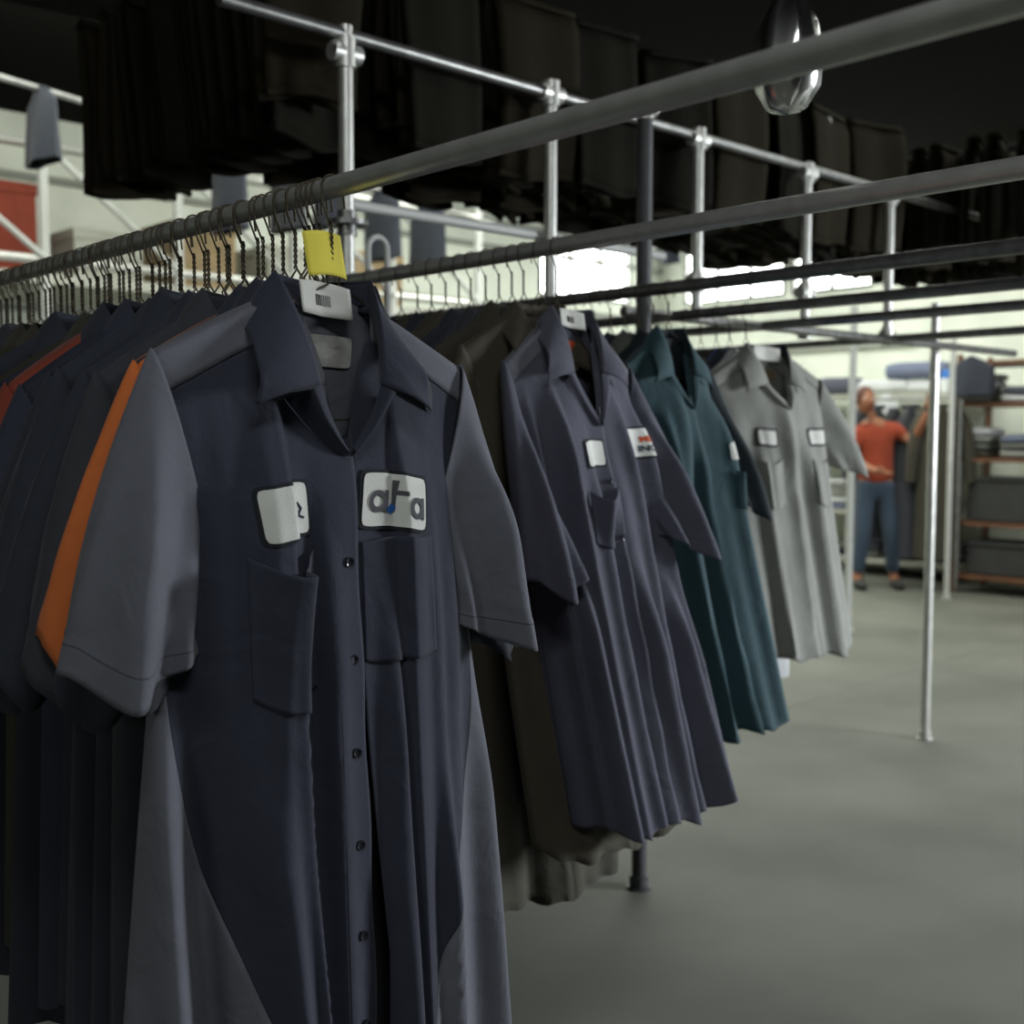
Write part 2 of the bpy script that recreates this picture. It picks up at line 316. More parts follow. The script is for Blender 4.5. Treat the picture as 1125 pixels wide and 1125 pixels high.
def build(g, name, mats, hi=True, low=False, root=None, side_panels=False, yoke=True, solid=.0014, buttons=(), collar_scale=1.0, holes=True):
    """torso in panels, sleeves, collar. mats: body, yoke, side, sleeve, collar, lining"""
    root = root or empty(name, (0, 0, 0)); nq, nt = (110, 150) if hi else ((16, 22) if low else (42, 56)); sol = solid if not low else 0
    qs = .60 if side_panels else 1.0
    def qside(t, sg=1): return 1 - ((sm(t, .06, .85) * .80 if sg > 0 else sm(t, .10, .85) * .80) if side_panels else 0)
    yk = .040 if yoke else 0
    def ty(q, t0=0):   # bottom of yoke
        X = math.sin(q * PI / 2); return (yk + .006 * abs(X)) / (s_zlen(X))
    def s_zlen(X): return g.ztop(X * g.sh) - g.hem
    def tstart(q):
        x = math.sin(q * PI / 2) * g.sh + g.cx
        if abs(x - g.cx) >= g.nr: return ty(q)
        z = g.vline(x); zt = g.ztop(x - g.cx); return max(ty(q), (zt - z) / (zt - g.hem))
    qc = math.asin(g.edge / g.sh) / (PI / 2)
    tv = (g.nz - g.vz) / (g.nz - g.hem)
    def panel(sign):
        def fn(u, v):
            # u 0 at centre -> 1 at side
            qe = qc if sign < 0 else (qc - .045 if not g.gap else qc + .0)
            q0 = qe; q1 = sign
            t = v; q = lerp(q0, q1 * qside(v, sign), u)
            if side_panels: q = lerp(q0, q1 * qside(t, sign), u)
            ts = tstart(q); t = lerp(ts, 1, v)
            if side_panels: q = lerp(q0, q1 * qside(t, sign), u)
            p = list(g.T(q, t)); c0 = math.exp(-(u * 9) ** 2)
            if sign > 0:
                if g.gap: p[0] += g.gap * sm(t, .25, 1) * c0; p[1] -= .010 * sm(t, .3, 1) * c0
                else: p[1] += .004 * c0
            else:
                p[1] -= .003 * c0 + .002 * math.sin(t * 40) * c0
                if g.gap: p[1] += .012 * sm(t, .45, 1) * c0
            return p
        return fn
    vs = ls(0, 1, nt)
    for sgn in (-1, 1):
        gobj('front_panel', panel(sgn), ls(0, 1, nq // 2 + 6), vs, mats['body'], root, sol)
    qb = 1.55 if side_panels else 1.0
    gobj('back_panel', lambda u, v: g.T(lerp(qb, 4 - qb, u) if lerp(qb, 4 - qb, u) <= 2 else lerp(qb, 4 - qb, u) - 4, v), ls(0, 1, nq // (1 if not low else 1)), vs, mats.get('back', mats['body']), root, sol)
    if side_panels:
        for sgn in (-1, 1):
            def fs(u, v, sgn=sgn):
                t = lerp(.14, 1, v); return g.T(sgn * lerp(qside(t, sgn), qb, u), t, .0006)
            gobj('side_panel', fs, ls(0, 1, nq // 2), vs, mats['side'], root, sol)
    if yoke:
        qn = math.asin(g.nr / g.sh) / (PI / 2)
        for sgn in (-1, 1):
            def fy(u, v, sgn=sgn):
                q = sgn * lerp(qn, 1, u); a = lerp(-1, 1, v)  # v: front edge -> back edge over the ridge
                if a < 0: return g.T(q, -a * ty(q) * 1.06, .0012)
                return g.T(sgn * (2 - abs(q)), a * ty(q) * 1.06, .0012)
            gobj('shoulder_yoke', fy, ls(0, 1, nq // 3 + 4), ls(0, 1, 13 if hi else 7), mats['yoke'], root, sol)
    # sleeves
    nph, nl = (72, 56) if hi else ((14, 9) if low else (36, 26))
    for sgn in (-1, 1):
        c1 = g.slv if sgn < 0 else g.slvR; c1 = (abs(c1[0]) * sgn, c1[1], c1[2])
        def fsl(u, l, sgn=sgn, c1=c1):
            a = 2 * PI * u + PI
            lo_ = l ** .92
            ox, oz = lerp(sgn * (g.sh + .003), c1[0] + sgn * g.sw, lo_) + sgn * .008 * math.sin(l * PI), lerp(g.sz + .002, c1[2], l)
            ix, iz = lerp(sgn * (g.wm - .045), c1[0] - sgn * g.sw, l), lerp(g.sz - .19, c1[2] + .004, l)
            c = [(ox + ix) / 2, lerp(0, c1[1], l), (oz + iz) / 2]; R = 1
            e1 = ((ox - ix) / 2, 0, (oz - iz) / 2); R2 = lerp(.016, g.sd, sm(l, -.25, 1.0))
            ca, sa = math.cos(a), math.sin(a); ca = math.copysign(abs(ca) ** .9, ca)
            am = a % (2 * PI); cr = g.crease * sm(l, 0, .6) * math.exp(-((am - 1.15) / (.5 if am > 1.15 else .30)) ** 2) + .45 * g.crease * l * math.exp(-((a % (2 * PI) - 2.3) / .2) ** 2) - .5 * g.crease * l * math.exp(-((a % (2 * PI) - 1.75) / .25) ** 2)
            wob = .003 * l * math.sin(5 * a + g.ph[4] + 5 * l) + .002 * math.sin(9 * a + g.ph[5] + 9 * l) * l
            hz = -.012 * l ** 3 * math.sin(a) + (.006 * math.sin(3 * a + g.ph[6]) - .035 * math.exp(-((a % (2 * PI) - 1.15) / .5) ** 2)) * l ** 4
            hb = .0012 if .90 < l else 0
            rr = R + (wob + hb) * 12; r2 = R2 + wob + cr + hb
            return (g.cx + c[0] + e1[0] * ca * rr, c[1] - sa * r2 + g.sdy * l, c[2] + e1[2] * ca * rr + hz)
        slo = gobj('sleeve', fsl, ls(0, 1, nph + 1), ls(0, 1, nl), mats['sleeve'], root, sol)
        if hi: MB().tube([fsl(u, .912) for u in ls(0, 1, nph + 1)], .0011, 5).obj('hem_seam', M['stitch'], slo)
    # collar: fold line round the neck, leaves falling outside, stand inside
    cs = collar_scale
    def fold(c):
        a = abs(c); sg = 1 if c > 0 else -1
        if a < .55: th = a / .55 * PI / 2; return Vector((g.cx + sg * (g.nr + .002) * math.sin(th), .026 * math.cos(th) - .004, g.nz + .020 + .006 * math.sin(th)))
        k = (a - .55) / .45
        xe = (g.vx * .5 + sg * .040); return Vector((g.cx + lerp(sg * (g.nr + .002), xe, k ** 1.2), -.004 - (.040 * math.sin(k * PI / 2)), g.nz + .026 - .125 * cs * k ** 1.15))
    def edge(c):
        a = abs(c); sg = 1 if c > 0 else -1
        if a < .55: th = a / .55 * PI / 2; return Vector((g.cx + sg * (g.nr + .042) * math.sin(th), (.050) * math.cos(th) + .0, g.nz - .030 - .010 * math.sin(th)))
        k = (a - .55) / .45
        return Vector((g.cx + sg * lerp(g.nr + .042, .118 if cs >= 1 else .10, k), -.004 - .046 * math.sin(min(1, k * 1.4) * PI / 2), g.nz - .040 - (.085 * cs) * k))
    def leaf(u, v):
        f, e = fold(u), edge(u); bul = .010 * math.sin(v * PI); p = f.lerp(e, v)
        k = max(0, (abs(u) - .55) / .45); p.y -= bul * k + .0035; p.y += bul * (1 - k); p.z += .003 * math.sin(v * PI)
        # the front end of the leaf drops to a point
        return (p.x, p.y + .002 * math.sin(u * 23 + g.ph[7]) * v, p.z + .002 * math.sin(u * 17) * v)
    nc = 90 if hi else (18 if low else 44)
    gobj('collar', leaf, ls(-1, 1, nc), ls(0, 1, 16 if hi else (4 if low else 9)), mats['collar'], root, sol * 1.3 if sol else 0)
    if not low:
        def stand(u, v):
            f = fold(u); a = abs(u); k = max(0, (a - .55) / .45); lo = Vector((f.x, f.y, f.z - .034 * (1 - k) - .004)); lo.x = g.cx + (f.x - g.cx) * .97
            p = f.lerp(lo, v); return (p.x, p.y - .0012, p.z)
        gobj('collar_stand', stand, ls(-.98, .98, nc), ls(0, 1, 6), mats.get('lining', mats['collar']), root, sol)
        # rolled front facings down to the first button
        for sgn in (-1, 1):
            def fac(u, v, sgn=sgn):
                st = fold(sgn * 1.0); bx = g.cx + g.vx + .004 * sgn; p0 = st; p1 = Vector(g.F(bx, g.vz - .005, .004))
                p = p0.lerp(p1, v); p.x += sgn * .004 * math.sin(v * PI); wd = .030 * (1 - v) ** .8 + .002
                q = Vector((p.x + sgn * wd * u, p.y - .004 - .007 * math.sin(u * PI) , p.z - .012 * u)); 
                if u > .5: qq = Vector(g.F(q.x, q.z, .0015)); q.y = lerp(q.y, qq.y, (u - .5) * 2)
                return q
            gobj('front_facing', fac, ls(0, 1, 9), ls(0, 1, 26), mats['body'], root, 0)
    for (bx, bz) in buttons:
        p = Vector(g.F(bx, bz, .0045)); b = MB()
        prof = [(0, .0), (.0035, .0), (.0038, -.0014), (.0056, -.0018), (.0060, .0), (.0056, .0014), (.0045, .0022)]
        n = 16; V = []; Fc = []
        for i, (r, d) in enumerate(prof): V += [(p.x + r * math.cos(2 * PI * k / n), p.y + d, p.z + r * math.sin(2 * PI * k / n)) for k in range(n)]
        for i in range(len(prof) - 1): Fc += [(i * n + k, i * n + (k + 1) % n, (i + 1) * n + (k + 1) % n, (i + 1) * n + k) for k in range(n)]
        b.add(V, Fc); b.obj('button', M['button'], root)
    return root
def rrect(w, h, r, n=6):
    pts = []
    for (cx, cy, a0) in ((w/2 - r, h/2 - r, 0), (-w/2 + r, h/2 - r, PI/2), (-w/2 + r, -h/2 + r, PI), (w/2 - r, -h/2 + r, 1.5 * PI)):
        pts += [(cx + r * math.cos(a0 + PI/2 * i / n), cy + r * math.sin(a0 + PI/2 * i / n)) for i in range(n + 1)]
    return pts
def surf_patch(g, root, name, x, z, w, h, mat, off, rot=0, r=.008, nx=26, nz=14, back=False):
    """rounded rectangle draped on the front of a shirt"""
    def fn(u, v):
        a, b = (u - .5) * 2, (v - .5) * 2
        # squircle mapping so the corners are rounded
        fx = a * math.sqrt(max(0, 1 - .5 * (b ** 10) * .22)); fz = b * math.sqrt(max(0, 1 - .5 * (a ** 10) * .22))
        px, pz = fx * w / 2, fz * h / 2; c, s_ = math.cos(rot), math.sin(rot)
        X, Z = x + px * c - pz * s_, z + px * s_ + pz * c
        if back:
            q, t = g.qt(X, Z); qq = (2 - abs(q)) * (1 if q >= 0 else -1); p = g.T(qq, t, 0); return (p[0], p[1] - off, p[2])
        return g.F(X, Z, off)
    return gobj(name, fn, ls(0, 1, nx), ls(0, 1, nz), mat, root)
def text_mesh(txt, size, bold=.0):
    cu = bpy.data.curves.new('t', 'FONT'); cu.body = txt; cu.size = size; cu.align_x = 'CENTER'; cu.align_y = 'CENTER'; cu.offset = bold; cu.resolution_u = 4
    o = bpy.data.objects.new('t', cu); C.objects.link(o); dg = bpy.context.evaluated_depsgraph_get(); me = bpy.data.meshes.new_from_object(o.evaluated_get(dg))
    bm = bmesh.new(); bm.from_mesh(me); bmesh.ops.triangulate(bm, faces=bm.faces)
    for _ in range(3): bmesh.ops.subdivide_edges(bm, edges=[e for e in bm.edges if e.calc_length() > size * .09], cuts=1); bmesh.ops.triangulate(bm, faces=bm.faces)
    V = [tuple(v.co) for v in bm.verts]; F = [[v.index for v in f.verts] for f in bm.faces]; bm.free()
    bpy.data.objects.remove(o); return V, F
def surf_text(g, parent, name, txt, x, z, size, mat, off, bold=0, rot=0):
    V, F = text_mesh(txt, size, bold); c, s_ = math.cos(rot), math.sin(rot)
    V = [g.F(x + a * c - b * s_, z + a * s_ + b * c, off) for a, b, _ in V]; return mesh_obj(name, V, F, mat, parent, False)
def surf_line(g, root, name, pts, mat, w=.0010, off=.001):
    P = []
    for (x0, z0), (x1, z1) in zip(pts[:-1], pts[1:]):
        n = max(2, int(math.hypot(x1 - x0, z1 - z0) / .006)); P += [g.F(lerp(x0, x1, i / n), lerp(z0, z1, i / n), off) for i in range(n)]
    P.append(g.F(*pts[-1], off)); return MB().tube(P, w, 5).obj(name, mat, root)
def pocket(g, root, x0, x1, z0, z1, mat, sag=.012, gape=.012, pt=.018, nm='pocket'):
    cx = (x0 + x1) / 2
    def fn(u, v):
        x = lerp(x0, x1, u); zt = z0 - sag * math.sin(u * PI); zb = z1 + pt * abs(2 * u - 1) ** 1.5
        z = lerp(zt, zb, v); return g.F(x, z, .0028 + gape * math.sin(u * PI) * (1 - v) ** 1.5 + .003 * math.sin(u * PI))
    return gobj(nm, fn, ls(0, 1, 34), ls(0, 1, 30), mat, root, .0012)

def hang(root, x, y, z, rz=0):
    root.location = (x, y, z); root.rotation_euler = (0, 0, rz); return root

# ---- shirt 1: big two-tone navy and slate shirt ------------------------------------------------
g1 = G(sh=.205, cx=-.016, hem=-1.30, wm=.200, wh=.285, d1=.032, dh=.075, vx=.014, vz=-.292, edge=.022, rnd=2, amp=.006, seed=4, gap=.034, crease=.042, nr=.062, fa=1.5,
       slv=(-.240, .0, -.512), slvR=(.240, .0, -.520), sw=.070, sd=.042, tail=.02, sz=-.196, nz=-.128,
       folds=[  # ridge start, drift, left width, right width, height, start
        (-.39, .06, .045, .0045, .026, .02, 1), (-.20, .04, .022, .022, -.012, .10, 1), (-.70, .0, .016, .016, .006, .03, 1), (-.50, .02, .012, .010, .005, .03, 1), (-.13, .06, .010, .020, .012, .14, 1),
        (.405, .06, .0045, .038, .0125, .03, 1), (.66, .0, .012, .012, .006, .10, 1), (.30, .08, .018, .010, .012, .24, 1), (.85, -.10, .02, .02, .008, .10, 1),
        (-.75, .35, .02, .018, .022, .35, 1), (-.35, .10, .02, .014, .018, .5, 1), (.62, .05, .012, .016, .014, .42, 1), (.15, .2, .015, .015, .012, .45, 1),
        (-1.15, .10, .025, .02, .030, .25, 1), (-1.0, .20, .02, .02, -.020, .3, 1), (-1.3, -.05, .02, .02, -.022, .3, 1), (1.05, .10, .02, .02, .018, .3, 1)])
r1 = build(g1, 'work_shirt', dict(body=M['navy'], yoke=M['grey'], side=M['grey'], sleeve=M['grey'], collar=M['navy'], back=M['grey'], lining=M['navy']), side_panels=True,
           buttons=[(-.008, z) for z in (-.428, -.540, -.648, -.755, -.861, -.965)])
tag(r1, 'large two-tone work shirt with navy front and slate shoulders, leading the first rail', 'shirt')
for x, z, a, b in ((-.092, -.367, .072, .060),):
    p = surf_patch(g1, r1, 'name_patch', x, z, .076, .064, M['border'], .0035, rot=.10); surf_patch(g1, p, 'patch_face', x, z, .069, .057, M['patchw'], .0050, rot=.10)
    surf_line(g1, p, 'embroidery', [(x + .018, z + .008), (x + .024, z + .002), (x + .020, z - .006), (x + .028, z - .008)], M['inkdark'], .0014, .006)
p = surf_patch(g1, r1, 'name_patch', .058, -.362, .096, .070, M['border'], .0035, rot=-.13); f = surf_patch(g1, p, 'patch_face', .058, -.362, .088, .062, M['patchw'], .0050, rot=-.13, nx=44)
def glyph(g, par, kind, x, z, h, mat, off, rot):
    V, F = [], []; c, s_ = math.cos(rot), math.sin(rot)
    def quad(x0, x1, z0, z1, n=8):
        b0 = len(V)
        for i in range(n + 1):
            for j in range(n + 1): V.append((lerp(x0, x1, i / n), lerp(z0, z1, j / n)))
        for i in range(n):
            for j in range(n): k_ = b0 + i * (n + 1) + j; F.append((k_, k_ + n + 1, k_ + n + 2, k_ + 1))
    if kind == 'a':
        b0 = len(V); n = 36
        for i in range(n):
            a_ = 2 * PI * i / n
            for r_ in (.26, .38, .5): V.append((r_ * h * math.cos(a_), r_ * h * math.sin(a_)))
        for i in range(n):
            for j in range(2): k_ = b0 + i * 3 + j; k2 = b0 + ((i + 1) % n) * 3 + j; F.append((k_, k2, k2 + 1, k_ + 1))
        quad(.34 * h, .56 * h, -.5 * h, .5 * h)
    else:
        quad(-.11 * h, .11 * h, -.5 * h, .95 * h); quad(.11 * h, .42 * h, .30 * h, .50 * h)
    W_ = [g.F(x + p_ * c - q_ * s_, z + p_ * s_ + q_ * c, off) for p_, q_ in V]
    return mesh_obj('embroidered_letter', W_, F, mat, par, False)
for ch, dx, dz in (('a', -.023, -.002), ('t', -.001, -.001), ('a', .023, -.006)): glyph(g1, p, ch, .058 + dx, -.362 + dz - .13 * dx, .0260, M['ink'], .0066, -.13)
surf_patch(g1, p, 'embroidered_emblem', .053, -.372, .011, .009, M['inkblue'], .0068, rot=.8, nx=6, nz=5)
pocket(g1, r1, -.140, -.050, -.412, -.585, M['navy'], sag=.022, gape=.030, pt=.02); pocket(g1, r1, .012, .108, -.405, -.552, M['navy'], sag=.0, gape=.002, pt=.008)
surf_line(g1, r1, 'pocket_seam', [(.060, -.405), (.060, -.55)], M['stitch'], .0009, .0065)
surf_line(g1, r1, 'placket_seam', [(-.030, -.31), (-.030, -.6), (-.030, -1.2)], M['stitch'], .0009, .0005)
def inner_label(g, root, name, x, z, w, h, mat, off=.003):
    return surf_patch(g, root, name, x, z, w, h, mat, off, back=True, rot=-.03)
inner_label(g1, r1, 'neck_label', -.006, -.186, .070, .036, M['silver'])
lb = MB(); 
def collar_tab(g, root, w=.068, h=.036, z=-.122, mat=M['label'], lines=True):
    def fn(u, v): a = (u - .5); return (g.cx + a * w, -.010 + .036 * (.5 - abs(a)) * .6 - .006 * v + .003, z - h * v - .006 * a + .004 * math.cos(a * PI) * (1 - v))
    o = gobj('size_tab', fn, ls(0, 1, 16), ls(0, 1, 6), mat, root, .0010)
    if lines:
        b = MB()
        for i in range(9): 
            u = .36 + .034 * i; p = fn(u, .38); q = fn(u, .70); b.tube([(p[0], p[1] - .0012, p[2]), (q[0], q[1] - .0012, q[2])], .0005, 4)
        b.obj('printed_code', M['ink'], o)
    return o
collar_tab(g1, r1, z=-.112)
hang(r1, .751, 1.105, ZA)

def hanger(x, y, z, rail_r, label, group=None, proto=[None, None], low=True, rz=0, **kw):
    k = 0 if low else 1
    if kw:
        o = empty('wire_hanger', (0, 0, 0)); hanger_parts(o, rail_r, low=low, **kw); o.location = (x, y, z); o.rotation_euler = (0, 0, rz); return tag(o, label, 'hanger', group)
    if proto[k] is None or proto[k][1] != rail_r:
        r = empty('wire_hanger', (0, 0, 0)); hanger_parts(r, rail_r, low=low); proto[k] = (r, rail_r)
        o = r
    else: o = copy_tree(proto[k][0])
    o.location = (x, y, z); o.rotation_euler = (0, 0, rz); tag(o, label, 'hanger', group)
    return o
hanger(.751, 1.105, ZA, .0125, 'wire hanger piercing the yellow paper tag and holding the two-tone shirt', low=False, neck=-.112, half=.185, tip=-.220)
b = MB(); V, F = grid(lambda u, v: ((u - .5) * .052 + (v - .5) * .006, -.003 - .004 * math.sin(u * PI) - .004 * v, (v - .5) * -.050 + .003 * math.sin(u * 3)), ls(0, 1, 12), ls(0, 1, 12))
yt = mesh_obj('paper_tag', V, F, M['yellow'], None, True, .0004); yt.location = (.741, 1.112, ZA - .078); tag(yt, 'square yellow paper tag speared on a wire hanger hook', 'tag')

# ---- shirt 2: slate charcoal shirt on the second rail ------------------------------------------------
g2 = G(sh=.180, cx=.036, hem=-1.13, wm=.175, wh=.185, d1=.045, dh=.075, dx=.02, dy=-.17, vx=.012, vz=-.345, edge=.02, rnd=5, amp=.014, seed=9, crease=.034, nr=.054, fa=1.35,
       slv=(-.185, -.10, -.635), slvR=(.205, -.09, -.59), sw=.060, sd=.050, sdy=-.04, nz=-.145, sz=-.235,
       folds=[(-.75, .0, .010, .008, .014, .06, 1), (-.50, .1, .016, .007, .018, .05, 1), (-.20, .1, .020, .007, .022, .20, 1), (.35, .15, .018, .006, .020, .08, 1), (.7, .1, .018, .010, .016, .05, 1), (.12, .2, .02, .010, .022, .45, 1), (-.65, .1, .02, .012, .030, .4, 1), (.55, .15, .02, .010, .026, .45, 1), (.85, .0, .02, .012, .024, .5, 1)])
r2 = build(g2, 'work_shirt', dict(body=M['char'], yoke=M['grey'], sleeve=M['char'], collar=M['char'], lining=M['char'], side=M['char']), buttons=[(.055, -.47), (.06, -.58)], collar_scale=1.05)
tag(r2, 'slate coloured work shirt with an orange neck label leading the second rail', 'shirt')
p = surf_patch(g2, r2, 'name_patch', .165, -.392, .080, .066, M['border'], .004); surf_patch(g2, p, 'patch_face', .165, -.392, .071, .057, M['patchw'], .0056)
surf_text(g2, p, 'embroidered_letter', 'ME', .174, -.386, .017, M['inkred'], .0070, bold=.0006); surf_text(g2, p, 'embroidered_letter', 'INC', .173, -.405, .017, M['inkdark'], .0070, bold=.0006)
p = surf_patch(g2, r2, 'name_patch', .020, -.412, .066, .056, M['border'], .004); surf_patch(g2, p, 'patch_face', .020, -.412, .058, .048, M['patchw'], .0056)
pocket(g2, r2, -.02, .065, -.480, -.60, M['char'], sag=.03, gape=.030, pt=.02)
f = inner_label(g2, r2, 'neck_label', .035, -.205, .042, .040, M['inkred'], .004)
collar_tab(g2, r2, w=.07, h=.034, z=-.126)
hang(r2, 1.625, 1.605, ZR)
hanger(1.625, 1.605, ZR, .0165, 'wire hanger holding the slate shirt with the orange neck label', low=False, neck=-.135, half=.15, tip=-.262, bar=-.30)

# ---- teal shirt on the third rail ------------------------------------------------
g3 = G(sh=.165, cx=.0, hem=-1.12, wm=.16, wh=.19, d1=.05, dh=.08, dx=.02, dy=-.17, vx=.01, vz=-.30, rnd=6, amp=.020, seed=21, fa=1.3, crease=.03, nr=.05,
       slv=(-.18, -.05, -.55), slvR=(.20, -.04, -.56), sw=.055, sd=.05, sdy=-.06,
       folds=[(-.5, .1, .02, .008, .03, .12, 1), (.0, .1, .02, .008, .035, .12, 1), (.5, .1, .02, .01, .03, .08, 1), (.8, .0, .02, .01, .03, .2, 1)])
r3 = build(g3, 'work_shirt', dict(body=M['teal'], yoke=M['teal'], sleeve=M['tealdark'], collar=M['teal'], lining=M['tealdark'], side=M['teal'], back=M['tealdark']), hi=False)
surf_patch(g3, r3, 'name_patch', .115, -.42, .040, .045, M['patchw'], .004, nx=8, nz=6); surf_patch(g3, r3, 'pen_flap', .165, -.335, .018, .024, M['patchw'], .004, nx=6, nz=6)
pocket(g3, r3, .10, .18, -.47, -.58, M['teal'], gape=.03)
tag(r3, 'teal green work shirt leading the third rail, between the slate and light grey shirts', 'shirt'); hang(r3, 2.30, 1.867, ZR)

# ---- light grey shirt on the fourth rail ------------------------------------------------
g4 = G(sh=.225, cx=.075, hem=-1.05, wm=.215, wh=.225, d1=.06, dh=.09, dx=.06, dy=-.08, vx=.03, vz=-.29, nr=.075, rnd=5, amp=.012, seed=33, fa=1.4, crease=.02,
       slv=(-.245, -.02, -.50), slvR=(.315, -.02, -.475), sw=.085, sd=.06, sz=-.205, nz=-.125,
       folds=[(.05, .1, .03, .02, .022, .1, 1), (-.5, .1, .03, .01, .02, .2, 1), (.45, .0, .02, .03, .016, .25, 1)])
r4 = build(g4, 'work_shirt', dict(body=M['lgrey'], yoke=M['lgrey'], sleeve=M['lgrey'], collar=M['lgrey'], lining=M['navy2'], side=M['lgrey']), hi=False)
for x, wd in ((.235, .088), (.02, .075)):
    p = surf_patch(g4, r4, 'name_patch', x, -.385, wd, .056, M['border'], .004, nx=16, nz=8); surf_patch(g4, p, 'patch_face', x, -.385, wd - .014, .042, M['label'], .006, nx=16, nz=8)
pocket(g4, r4, .185, .285, -.45, -.60, M['lgrey'], gape=.006); pocket(g4, r4, -.03, .07, -.45, -.60, M['lgrey'], gape=.006)
inner_label(g4, r4, 'neck_label', .075, -.195, .11, .03, M['card']); collar_tab(g4, r4, w=.105, h=.04, z=-.112, lines=False)
tag(r4, 'light grey short sleeved work shirt with two dark bordered patches, farthest front shirt', 'shirt'); hang(r4, 2.87, 2.03, ZR, math.radians(-14))
hanger(2.30, 1.867, ZR, .0165, 'wire hanger holding the teal shirt', low=False, neck=-.112, half=.14, tip=-.225); hanger(2.87, 2.03, ZR, .0165, 'wire hanger holding the light grey shirt', low=False, rz=math.radians(-14))

# ---- simpler shirts packed behind, one prototype per colour and cut ------------------------------------------------
PROTO = {}
def packed(mk, variant, dx=0., dy=0., hem=-1.08, mid=False):

    key = (mk, variant, dx, dy, hem)
    if key in PROTO: return copy_tree(PROTO[key])
    r = random.Random(str(key)); g = G(sh=.195 + .012 * r.random(), cx=r.uniform(-.012, .012), hem=hem + r.uniform(-.03, .03), wm=.18, wh=.20 + .02 * r.random(), d1=.020, dh=.042, dx=dx, dy=dy, rnd=5, amp=.011,
            seed=hash(mk) % 97 + variant * 5 if False else variant * 7 + len(mk) * 3, slv=(-.235 - .03 * r.random(), r.uniform(-.02, .01), -.50 - .06 * r.random()), sw=.06, sd=.030, crease=.014, nz=-.125 - .01 * r.random(), sz=-.20 - .02 * r.random(), tail=.03)
    m = M[mk]; mb = M['navy2'] if mk in ('orange', 'red') else m; o = build(g, 'work_shirt', dict(body=mb, back=mb, yoke=m, sleeve=m, collar=mb, lining=mb, side=mb), hi=False, low=not mid, yoke=mk in ('orange', 'red'))
    PROTO[key] = o; return o
R = random.Random(11)
CNAME = dict(navy='navy', navy2='dark navy', char2='charcoal', brown='dark brown', mgrey='mid grey', tealdark='dark green', lgrey='light grey', olive='olive', white='white', royal='royal blue', bluegrey='blue grey', char='slate')
def put(mk, var, x, y, z, label, group, rz=0, jx=0., mid=False, hem=-1.08, dx=0., dy=0., hl=None, hg=None, rr=.0165):
    o = packed(mk, var, dx, dy, hem, mid); hang(o, x + jx, y, z, rz); tag(o, label, 'shirt', group)
    hanger(x, y, z, rr, hl, hg, rz=rz); return o
# first rail, behind the two-tone shirt
rowA = [(.034, 'char2', 0, .018, 'dark shirt directly behind the two-tone shirt, edge showing past its sleeve'), (.054, 'orange', 0, .014, 'shirt with orange sleeves showing only a sliver beside the two-tone shirt sleeve'),
        (.076, 'navy2', 1, .020, 'dark navy shirt wedged between the two orange sleeved shirts'), (.104, 'orange', 1, -.008, 'dark shirt whose bright orange sleeve shows as a long strip at left'),
        (.150, 'char2', 1, -.016, 'dark shirt right behind the bright orange sleeve'), (.200, 'navy2', 0, -.016, None), (.240, 'navy2', 1, -.02, None), (.290, 'char2', 2, 0, None), (.330, 'navy2', 2, -.012, None), (.372, 'navy', 1, -.02, None),
        (.415, 'red', 0, -.02, 'shirt with a rust red shoulder showing near the far left edge')]
ys = .455
while ys < 2.6:
    rowA.append((ys, R.choice(('navy2', 'char2', 'navy2', 'navy', 'brown')), R.randrange(3), R.uniform(-.02, .01), None)); ys += R.uniform(.042, .056) if ys < 1.4 else .07
for d, mk, v, jx, lab in rowA:
    put(mk, v, .751, 1.105 + d, ZA, lab or CNAME[mk] + ' work shirt packed on the first rail deeper than the orange sleeved shirts', None if lab else CNAME[mk] + ' shirts packed on the first rail', jx=jx, mid=d < .3,
        hl='wire hanger in the tight cluster on the first rail', hg='hangers on the first rail', rr=.0125, rz=R.uniform(-.04, .04))
# empty hangers between the shirts on the first rail
yy = 1.128
while yy < 2.3:
    hanger(.751, yy, ZA, .0125, 'wire hanger in the tight cluster on the first rail', 'hangers on the first rail', rz=R.uniform(-.10, .10)); yy += R.uniform(.022, .040)
# second rail
rowB = [(.050, 'olive', 0, -.02, 'olive work shirt pressed against the back of the slate shirt', -1.17), (.095, 'brown', 1, -.05, 'long brown work shirt second behind the slate shirt', -1.30), (.130, 'navy2', 0, 0, 'navy shirt with upturned collar third behind the slate shirt', -1.12),
        (.170, 'navy2', 1, 0, None, -1.12), (.212, 'char2', 0, 0, None, -1.1), (.26, 'navy2', 2, .0, None, -1.15), (.30, 'olive', 2, 0, 'olive shirt deep in the second rail row, hem hanging low', -1.22), (.345, 'brown', 0, 0, None, -1.1), (.395, 'navy2', 0, 0, None, -1.1)]
ys = .445
while ys < 1.9: rowB.append((ys, R.choice(('navy2', 'char2', 'brown', 'navy2')), R.randrange(3), R.uniform(-.01, .01), None, -1.1)); ys += .062
for d, mk, v, jx, lab, hem in rowB:
    k = max(0, 1 - d / .5); put(mk, v, 1.625, 1.605 + d, ZR, lab or CNAME[mk] + ' work shirt packed on the second rail behind the olive shirts', None if lab else CNAME[mk] + ' shirts packed on the second rail', jx=jx + .02, hem=hem, dx=0., dy=round(-.18 * k, 1), mid=d < .35,
        hl='wire hanger in the row on the second rail', hg='hangers on the second rail')
